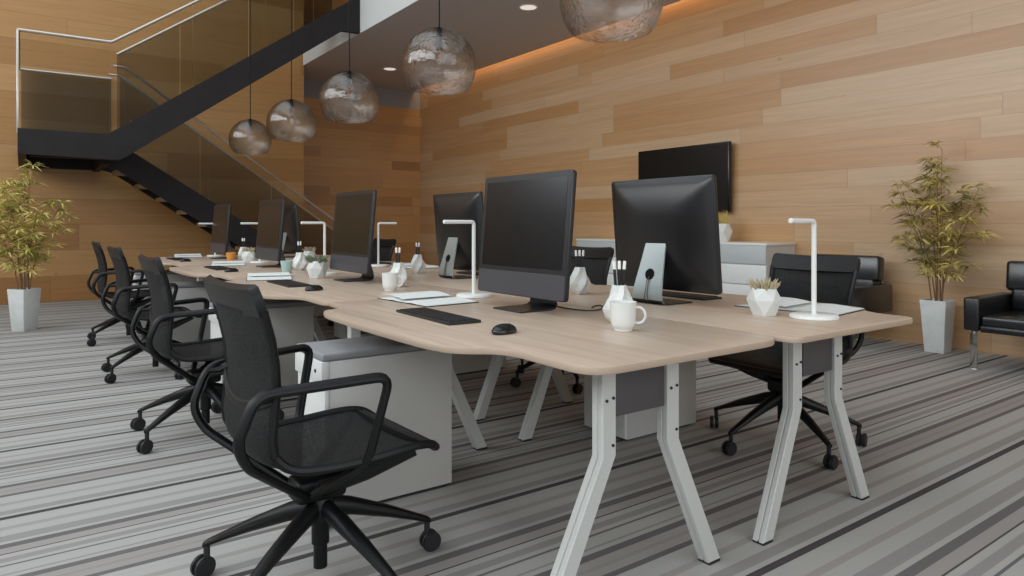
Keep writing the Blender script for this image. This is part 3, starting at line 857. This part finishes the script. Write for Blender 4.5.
# ------------------------------------------------------------------ faceted pencil vases
def make_vase(flat=True):
    t = thing('pencil_vase', (0, 0, 0))
    lev = [(0.0, 0.030, 0), (0.022, 0.047, 1), (0.052, 0.055, 0), (0.082, 0.046, 1), (0.112, 0.033, 0), (0.140, 0.024, 1)]
    n = 10; rings = []
    bm_ = MB(); bm = bm_.bm
    for q, (z, r, ph) in enumerate(lev):
        rg = []
        for k in range(n):
            rr = r * (1.13 if (k + (q // 2)) % 2 else 0.87)
            rg.append(bm.verts.new((rr * math.cos(2 * PI * (k + 0.5 * ph) / n), rr * math.sin(2 * PI * (k + 0.5 * ph) / n), z)))
        rings.append(rg)
    for i in range(len(rings) - 1):
        a, b = rings[i], rings[i + 1]; ph = lev[i][2]
        for k in range(n):
            k2 = (k + 1) % n
            if ph == 0:
                bm.faces.new((a[k], a[k2], b[k])); bm.faces.new((a[k2], b[k2], b[k]))
            else:
                bm.faces.new((a[k], b[k2], b[k])); bm.faces.new((a[k], a[k2], b[k2]))
    bm.faces.new(list(reversed(rings[0])))
    inner = [bm.verts.new((v.co.x * 0.84, v.co.y * 0.84, v.co.z)) for v in rings[-1]]
    low = [bm.verts.new((v.co.x * 0.9, v.co.y * 0.9, 0.03)) for v in inner]
    for k in range(n):
        k2 = (k + 1) % n
        bm.faces.new((rings[-1][k], rings[-1][k2], inner[k2], inner[k])); bm.faces.new((inner[k], inner[k2], low[k2], low[k]))
    bm.faces.new(low)
    bm_.build('vase_body', 'matte_white', t, smooth=False)
    return t
def make_pencil():
    t = thing('pencil', (0, 0, 0))
    MB().lathe([(0, 0), (0.005, 0.012), (0.0055, 0.165), (0, 0.165)], 8).build('shaft', 'pencil_black', t)
    MB().lathe([(0.0, 0.164), (0.006, 0.164), (0.006, 0.190), (0.005, 0.194), (0, 0.195)], 10).build('white_end', 'pencil_tip_white', t)
    return t
vz = make_vase(); pc = make_pencil(); used = False
vdef = [(1.775, 1.80, 'white faceted vase standing right behind the nearest white mug', 'the vase behind the nearest mug'),
        (2.365, 2.69, 'white faceted vase right of the largest monitor, before the black chair back', 'the vase right of the largest monitor'),
        (1.78, 3.62, 'white faceted vase behind the mug on the second left desk', 'the vase on the second left desk'),
        (2.40, 4.55, 'white faceted vase on the right desks, in front of the corner of the oak walls', 'the vase before the wall corner'),
        (1.80, 5.42, 'white faceted vase beside the pale blue cup', 'the vase beside the blue cup'),
        (1.80, 7.12, 'white faceted vase beside the orange cup', 'the vase beside the orange cup')]
for i, (x, y, lab, short) in enumerate(vdef):
    v = vz if i == 0 else dup(vz); v.location = (x, y, 0.7405); v.rotation_euler = (0, 0, i * 0.7)
    tag(v, lab, 'vase', 'faceted white pencil vases')
    n = 3 if i < 2 else 2
    for q in range(n):
        p = pc if not used else dup(pc); used = True
        # fan the pencils across the view, leaning on the rim
        dx, dy = 0.812, -0.583
        o_ = (q - (n - 1) / 2) * 0.016
        p.location = (x + dx * o_ * 0.35, y + dy * o_ * 0.35, 0.7405 + 0.034)
        lean = math.radians((q - (n - 1) / 2) * 4.2)
        p.rotation_euler = Matrix.Rotation(lean, 4, Vector((0.583, 0.812, 0))).to_euler()
        side = (['left', 'middle', 'right'] if n == 3 else ['left', 'right'])[q]
        tag(p, 'black pencil with white end, the %s one in %s' % (side, short), 'pencil', 'black pencils in the vases')

# ------------------------------------------------------------------ planters with succulents
def make_planter(kind):
    t = thing('geometric_planter', (0, 0, 0))
    n = 6; bm_ = MB(); bm = bm_.bm
    lev = [(0.0, 0.049, 0), (0.062, 0.067, 1), (0.108, 0.051, 0)]
    rings = [[bm.verts.new((r * math.cos(2 * PI * (k + 0.5 * ph) / n), r * math.sin(2 * PI * (k + 0.5 * ph) / n), z)) for k in range(n)] for z, r, ph in lev]
    for i in range(2):
        a, b = rings[i], rings[i + 1]; ph = lev[i][2]
        for k in range(n):
            k2 = (k + 1) % n
            if ph == 0: bm.faces.new((a[k], a[k2], b[k])); bm.faces.new((a[k2], b[k2], b[k]))
            else: bm.faces.new((a[k], b[k2], b[k])); bm.faces.new((a[k], a[k2], b[k2]))
    bm.faces.new(list(reversed(rings[0])))
    inner = [bm.verts.new((v.co.x * 0.88, v.co.y * 0.88, v.co.z)) for v in rings[2]]
    low = [bm.verts.new((v.co.x, v.co.y, 0.085)) for v in inner]
    for k in range(n):
        k2 = (k + 1) % n
        bm.faces.new((rings[2][k], rings[2][k2], inner[k2], inner[k])); bm.faces.new((inner[k], inner[k2], low[k2], low[k]))
    bm_.build('pot', 'matte_white', t, smooth=False)
    MB().lathe([(0, 0.092), (0.038, 0.090), (0.040, 0.080), (0, 0.080)], 12).build('soil', 'soil', t)
    r_ = random.Random(3); mb = MB()
    nr = 46 if kind != 'grass' else 60
    for i in range(nr):
        a = r_.uniform(0, 2 * PI); rr = math.sqrt(r_.random()) * 0.034
        if kind == 'grass':
            h = r_.uniform(0.05, 0.10); out = rr * 0.6; wd = 0.003
        elif kind == 'bushy':
            h = r_.uniform(0.02, 0.055); out = 0.02 + rr * 0.9; wd = 0.009
        else:
            h = r_.uniform(0.028, 0.055) * (1.2 - rr * 12 * 0.4); out = 0.012 + rr * 0.75; wd = 0.0062
        b0 = Vector((rr * math.cos(a), rr * math.sin(a), 0.090)); tip = b0 + Vector((out * math.cos(a), out * math.sin(a), h)); mid = b0.lerp(tip, 0.5) + Vector((0, 0, 0.004))
        mb.tube([b0, mid, tip], [wd * 0.6, wd, wd * 0.1], 5)
    mb.build('grass_tuft' if kind == 'grass' else 'succulent', {'grass': 'grass_yellow', 'bushy': 'succulent_green', 'pale': 'succulent_pale'}[kind], t)
    return t
pd = [(2.41, 1.63, 0.7405, 'pale', 'white faceted planter with pale succulent, nearest right desk', 1.0),
      (1.63, 4.54, 0.7405, 'bushy', 'white faceted planter with leafy green succulent on the second left desk', 1.08),
      (2.29, 6.60, 0.7405, 'pale', 'small white faceted planter with succulent behind the leafy green one', 1.0),
      (1.77, 6.80, 0.7405, 'pale', 'white faceted planter with pale succulent beside the farthest vase', 1.0),
      (6.46, 4.92, 0.9105, 'grass', 'white faceted planter with yellow grass on the drawer unit under the television', 1.9)]
protos = {}
for x, y, z, kind, lab, sc in pd:
    p = make_planter(kind) if kind not in protos else dup(protos[kind])
    protos.setdefault(kind, p)
    p.location = (x, y, z); p.rotation_euler = (0, 0, x * 2); p.scale = (sc, sc, sc)
    tag(p, lab, 'planter', 'white geometric planters')

# ------------------------------------------------------------------ desk lamps
def make_lamp():
    t = thing('desk_lamp', (0, 0, 0))
    MB().lathe([(0, 0), (0.088, 0), (0.090, 0.003), (0.088, 0.012), (0.082, 0.016), (0, 0.017)], 40).build('base', 'lamp_white', t)
    MB().tube(fillet([(0, 0, 0.015), (0, 0, 0.375), (-0.035, 0, 0.375), (-0.09, 0, 0.375)], 0.035, 6), 0.0095, 14).build('pole', 'lamp_white', t)
    MB().tube([(-0.09, 0, 0.375), (-0.172, 0, 0.375), (-0.175, 0, 0.375)], [0.0098, 0.0100, 0.007], 14).build('lamp_head', 'lamp_white', t)
    return t
lm = make_lamp()
ld = [(2.49, 1.465, 3, 'white tubular desk lamp on the nearest right desk, beside the pale succulent', 0.62),
      (1.845, 2.90, 0, 'white tubular desk lamp behind the largest monitor, left of its screen', 1),
      (1.80, 4.86, 0, 'white tubular desk lamp left of the second monitor, behind the leafy planter', 1),
      (2.53, 5.53, 180, 'white tubular desk lamp right of the second monitor, its arm pointing right', 1),
      (1.84, 6.68, 0, 'white tubular desk lamp behind the third monitor, near the orange cup', 1),
      (1.80, 8.35, 0, 'white tubular desk lamp behind the farthest monitor', 1)]
for i, (x, y, a, lab, _) in enumerate(ld):
    l = lm if i == 0 else dup(lm); l.location = (x, y, 0.7405); l.rotation_euler = (0, 0, math.radians(a))
    tag(l, lab, 'desk lamp', 'white tubular desk lamps')

# ------------------------------------------------------------------ open notebooks
def make_book():
    t = thing('open_notebook', (0, 0, 0))
    MB().box(-0.142, 0.142, -0.225, 0.225, 0.0, 0.003, 0.001, 1).build('cover', 'cover_black', t)
    def page(sg, curl):
        n = 12; top = []
        for k in range(n + 1):
            u = k / n
            z = 0.004 + 0.013 * math.sin(PI * min(1, u * 1.15)) * (1 - 0.55 * u) + curl * u * u
            top.append((sg * u * 0.218, z))
        mb = MB(); rings = []
        for (y, z) in top:
            rings.append([(-0.137, y, z), (0.137, y, z), (0.137, y, max(0.003, z - 0.009)), (-0.137, y, max(0.003, z - 0.009))])
        return mb.loft(rings)
    page(1, 0.0).build('page_block', 'paper', t, angle=50)
    page(-1, 0.002).build('page_block', 'paper', t, angle=50)
    lf = []
    for k in range(11):
        u = k / 10
        y = 0.17 * u; z = 0.016 + 0.016 * math.sin(PI * u * 0.62) * (1 - 0.35 * u)
        lf.append([(-0.135, y, z), (0.135, y, z), (0.135, y, z - 0.0008), (-0.135, y, z - 0.0008)])
    MB().loft(lf).build('loose_page', 'paper', t, angle=50)
    return t
bk = make_book()
for i in range(4):
    b = bk if i == 0 else dup(bk); b.location = ((1.565, 2.875), (1.36, 4.72), (1.52, 6.52), (1.53, 8.44))[i] + (0.7405,); b.rotation_euler = (0, 0, math.radians((4, -15, -14, -8)[i]))
    tag(b, 'open white paged notebook lying on ' + dl[i], 'notebook', 'open notebooks on the left desks')
for i, (x, y, a) in enumerate([(2.735, 1.68, 8), (2.72, 3.50, 6), (2.72, 5.22, 4)]):
    b = dup(bk); b.location = (x, y, 0.7405); b.rotation_euler = (0, 0, math.radians(a))
    tag(b, 'open white paged notebook lying on ' + dr_[i], 'notebook', 'open notebooks on the right desks')
o = MB().tube([(1.907, 2.325, 0.744), (1.892, 2.246, 0.744), (1.893, 2.182, 0.744), (1.908, 2.130, 0.744), (1.946, 2.110, 0.744), (2.002, 2.133, 0.744), (2.059, 2.188, 0.744), (2.082, 2.231, 0.744), (2.051, 2.230, 0.744), (2.003, 2.197, 0.744)], 0.0032, 6).build('power_cable', 'cable_dark')
tag(o, 'thin dark cable looping on the desk right of the largest monitor', 'cable')

# ------------------------------------------------------------------ television
tv = thing('television', (6.66, 5.66, 1.66))
MB().box(-0.025, 0.03, -0.715, 0.715, -0.41, 0.41, 0.006, 2).build('casing', 'tv_black', tv)
MB().box(-0.027, -0.02, -0.70, 0.70, -0.395, 0.395).build('screen', 'tv_screen', tv, smooth=False)
MB().box(0.03, 0.088, -0.2, 0.2, -0.15, 0.15, 0.003).build('wall_bracket', 'tv_black', tv)
tag(tv, 'black flat television mounted on the right oak wall', 'television')

# ------------------------------------------------------------------ drawer unit under the television
dw = thing('drawer_unit', (6.22, 5.66, 0))
MB().box(0.012, 0.525, -1.48, 1.48, 0.03, 0.89).build('body', 'white_cabinet', dw, smooth=False)
MB().box(-0.005, 0.525, -1.49, 1.49, 0.885, 0.91, 0.003).build('top', 'cabinet_front_white', dw)
MB().box(0.04, 0.50, -1.45, 1.45, 0.0, 0.03).build('plinth', 'castor_black', dw)
for k in range(3):
    for r, (z0, z1) in enumerate([(0.69, 0.883), (0.475, 0.68), (0.26, 0.465), (0.045, 0.25)]):
        MB().box(-0.006, 0.012, -1.478 + k * 0.986, -1.478 + (k + 1) * 0.986 - 0.008, z0, z1, 0.003).build('drawer', 'drawer_grey' if r == 0 else 'cabinet_front_white', dw)
tag(dw, 'long low white drawer unit with grey top drawers against the right oak wall', 'drawer unit')

# ------------------------------------------------------------------ leather armchairs (front faces -x, origin at front far corner on floor)
def make_armchair():
    t = thing('leather_armchair', (0, 0, 0))
    D, Wd = 0.80, 0.80
    for y0 in (0.0, Wd - 0.105):
        MB().box(0.0, D - 0.05, -y0 - 0.105, -y0, 0.30, 0.55, 0.016, 3).build('arm', 'leather_black', t)
    MB().box(0.02, 0.62, -Wd + 0.11, -0.11, 0.335, 0.42, 0.022, 3).build('seat_cushion', 'leather_seat', t)
    MB().box(0.0, D - 0.1, -Wd + 0.11, -0.11, 0.295, 0.345, 0.012, 2).build('seat_base', 'leather_black', t)
    bb = MB().box(0.60, 0.75, -Wd + 0.11, -0.11, 0.41, 0.60, 0.03, 3)
    bb.build('lower_back', 'leather_black', t)
    bc = MB().box(0.60, 0.735, -Wd + 0.07, -0.07, 0.575, 0.815, 0.03, 3, M=Matrix.Translation((0.62, 0, 0.58)) @ Matrix.Rotation(math.radians(6), 4, 'Y') @ Matrix.Translation((-0.62, 0, -0.58)))
    bc.build('back_cushion', 'leather_seat', t)
    MB().box(0.765, 0.775, -Wd + 0.10, -0.10, 0.28, 0.78, 0.002).build('back_frame', 'chrome', t)
    for x, y in ((0.06, -0.05), (0.06, -Wd + 0.05), (0.66, -0.29), (0.66, -Wd + 0.29)):
        MB().box(x - 0.006, x + 0.006, y - 0.025, y + 0.025, 0.0, 0.31, 0.002).box(x - 0.008, x + 0.05, y - 0.025, y + 0.025, 0.0, 0.006, 0.002).build('leg', 'chrome', t)
    return t
ac = make_armchair(); ac.location = (5.83, 2.225, 0)
tag(ac, 'black leather armchair with chrome leg, cut off by the right edge of the photo', 'armchair', 'black leather armchairs')
a2 = dup(ac); a2.location = (5.83, 3.89, 0)
tag(a2, 'black leather armchair against the oak wall behind the nearest right desk chair', 'armchair', 'black leather armchairs')

# ------------------------------------------------------------------ potted bamboos
def make_bamboo(seed, lmat, dens, wall_x=None, spread=1.0):
    r_ = random.Random(seed)
    t = thing('potted_bamboo', (0, 0, 0))
    rings = []
    for z, h in ((0.0, 0.075), (0.006, 0.078), (0.445, 0.105), (0.45, 0.103)):
        rings.append([(x, y, z) for x, y in rrect(-h, h, -h, h, 0.006, 2)])
    for z, h in ((0.45, 0.093), (0.415, 0.091)):
        rings.append([(x, y, z) for x, y in rrect(-h, h, -h, h, 0.006, 2)])
    MB().loft(rings).build('pot', 'concrete_pot', t, angle=30)
    MB().box(-0.09, 0.09, -0.09, 0.09, 0.405, 0.418, 0.004).build('soil', 'soil', t)
    stems = MB(); leaves = MB(); bl = leaves.bm
    def leaf(p, d, L, wd):
        d = d.normalized(); sd = d.cross(Vector((0, 0, 1)))
        if sd.length < 0.1: sd = Vector((1, 0, 0))
        sd.normalize(); sd = (sd + Vector((r_.uniform(-.4, .4), r_.uniform(-.4, .4), r_.uniform(-.5, .5)))).normalized() * wd
        up = Vector((0, 0, 1))
        mid = p + d * L * 0.4 + up * 0.006; tip = p + d * L - up * L * 0.22
        q = [bl.verts.new(v) for v in (p, mid + sd, tip, mid - sd, mid - up * 0.003)]
        bl.faces.new((q[0], q[1], q[4])); bl.faces.new((q[1], q[2], q[4])); bl.faces.new((q[2], q[3], q[4])); bl.faces.new((q[3], q[0], q[4]))
    tops = []
    for i in range(7):
        a = 2 * PI * i / 7 + r_.uniform(-.3, .3); b = r_.uniform(0.02, 0.06)
        h = [1.36, 1.18, 1.05, 0.95, 1.15, 0.86, 1.0][i]
        lean = [0.03, 0.18, 0.28, 0.34, 0.26, 0.38, 0.32][i] * spread
        p0 = Vector((b * math.cos(a), b * math.sin(a), 0.41)); pts = []
        ns = 9
        for k in range(ns + 1):
            u = k / ns
            pts.append(p0 + Vector((math.cos(a), math.sin(a), 0)) * lean * u ** 1.7 + Vector((r_.uniform(-.004, .004), r_.uniform(-.004, .004), h * u)))
        stems.tube(pts, [0.0065 - 0.0045 * k / ns for k in range(ns + 1)], 6)
        nb = int(13 * dens)
        for j in range(nb):
            u = 0.22 + 0.78 * (j + r_.random()) / nb
            kk = min(int(u * ns), ns - 1); p = pts[kk].lerp(pts[kk + 1], u * ns - kk)
            ba = r_.uniform(0, 2 * PI); bl_ = r_.uniform(0.10, 0.34) * spread * (1.15 - 0.55 * u) * (0.6 + 0.4 * math.sin(PI * min(1, u * 1.1)))
            dd = Vector((math.cos(ba), math.sin(ba), r_.uniform(0.1, 0.7)))
            e = p + dd.normalized() * bl_
            m_ = p.lerp(e, 0.55) + Vector((0, 0, 0.02))
            stems.tube([p, m_, e], [0.0022, 0.0016, 0.001], 4)
            for c in (m_, p.lerp(e, 0.8), e):
                for q in range(r_.choice((4, 5, 6)) if c is not e else 9):
                    la = r_.uniform(0, 2 * PI)
                    ld_ = dd.normalized() * 0.5 + Vector((math.cos(la), math.sin(la), r_.uniform(-0.5, 0.45)))
                    leaf(c, ld_, r_.uniform(0.09, 0.165), r_.uniform(0.007, 0.0115))
    if wall_x is not None:                       # grown flat where it meets the wall behind
        for b_ in (stems.bm, bl):
            for v in b_.verts:
                if v.co.x > 0.06: v.co.x = 0.06 + (wall_x - 0.06) * math.tanh((v.co.x - 0.06) / (wall_x - 0.06))
    stems.build('stems', 'bamboo_stem', t)
    leaves.build('foliage', lmat, t, smooth=False, recalc=False)
    return t
b1 = make_bamboo(11, 'bamboo_leaf', 1.0, 0.28); b1.location = (6.46, 2.66, 0); b1.rotation_euler = (0, 0, 0)
tag(b1, 'potted bamboo in a tall pale grey pot between the two armchairs', 'potted plant', 'potted bamboos')
b2 = make_bamboo(23, 'bamboo_leaf_pale', 1.6, None, 0.95); b2.location = (0.02, 8.75, 0); b2.rotation_euler = (0, 0, math.radians(42)); b2.scale = (1, 1, 0.97)
tag(b2, 'potted bamboo with yellowish leaves at the left edge, under the stair landing', 'potted plant', 'potted bamboos')
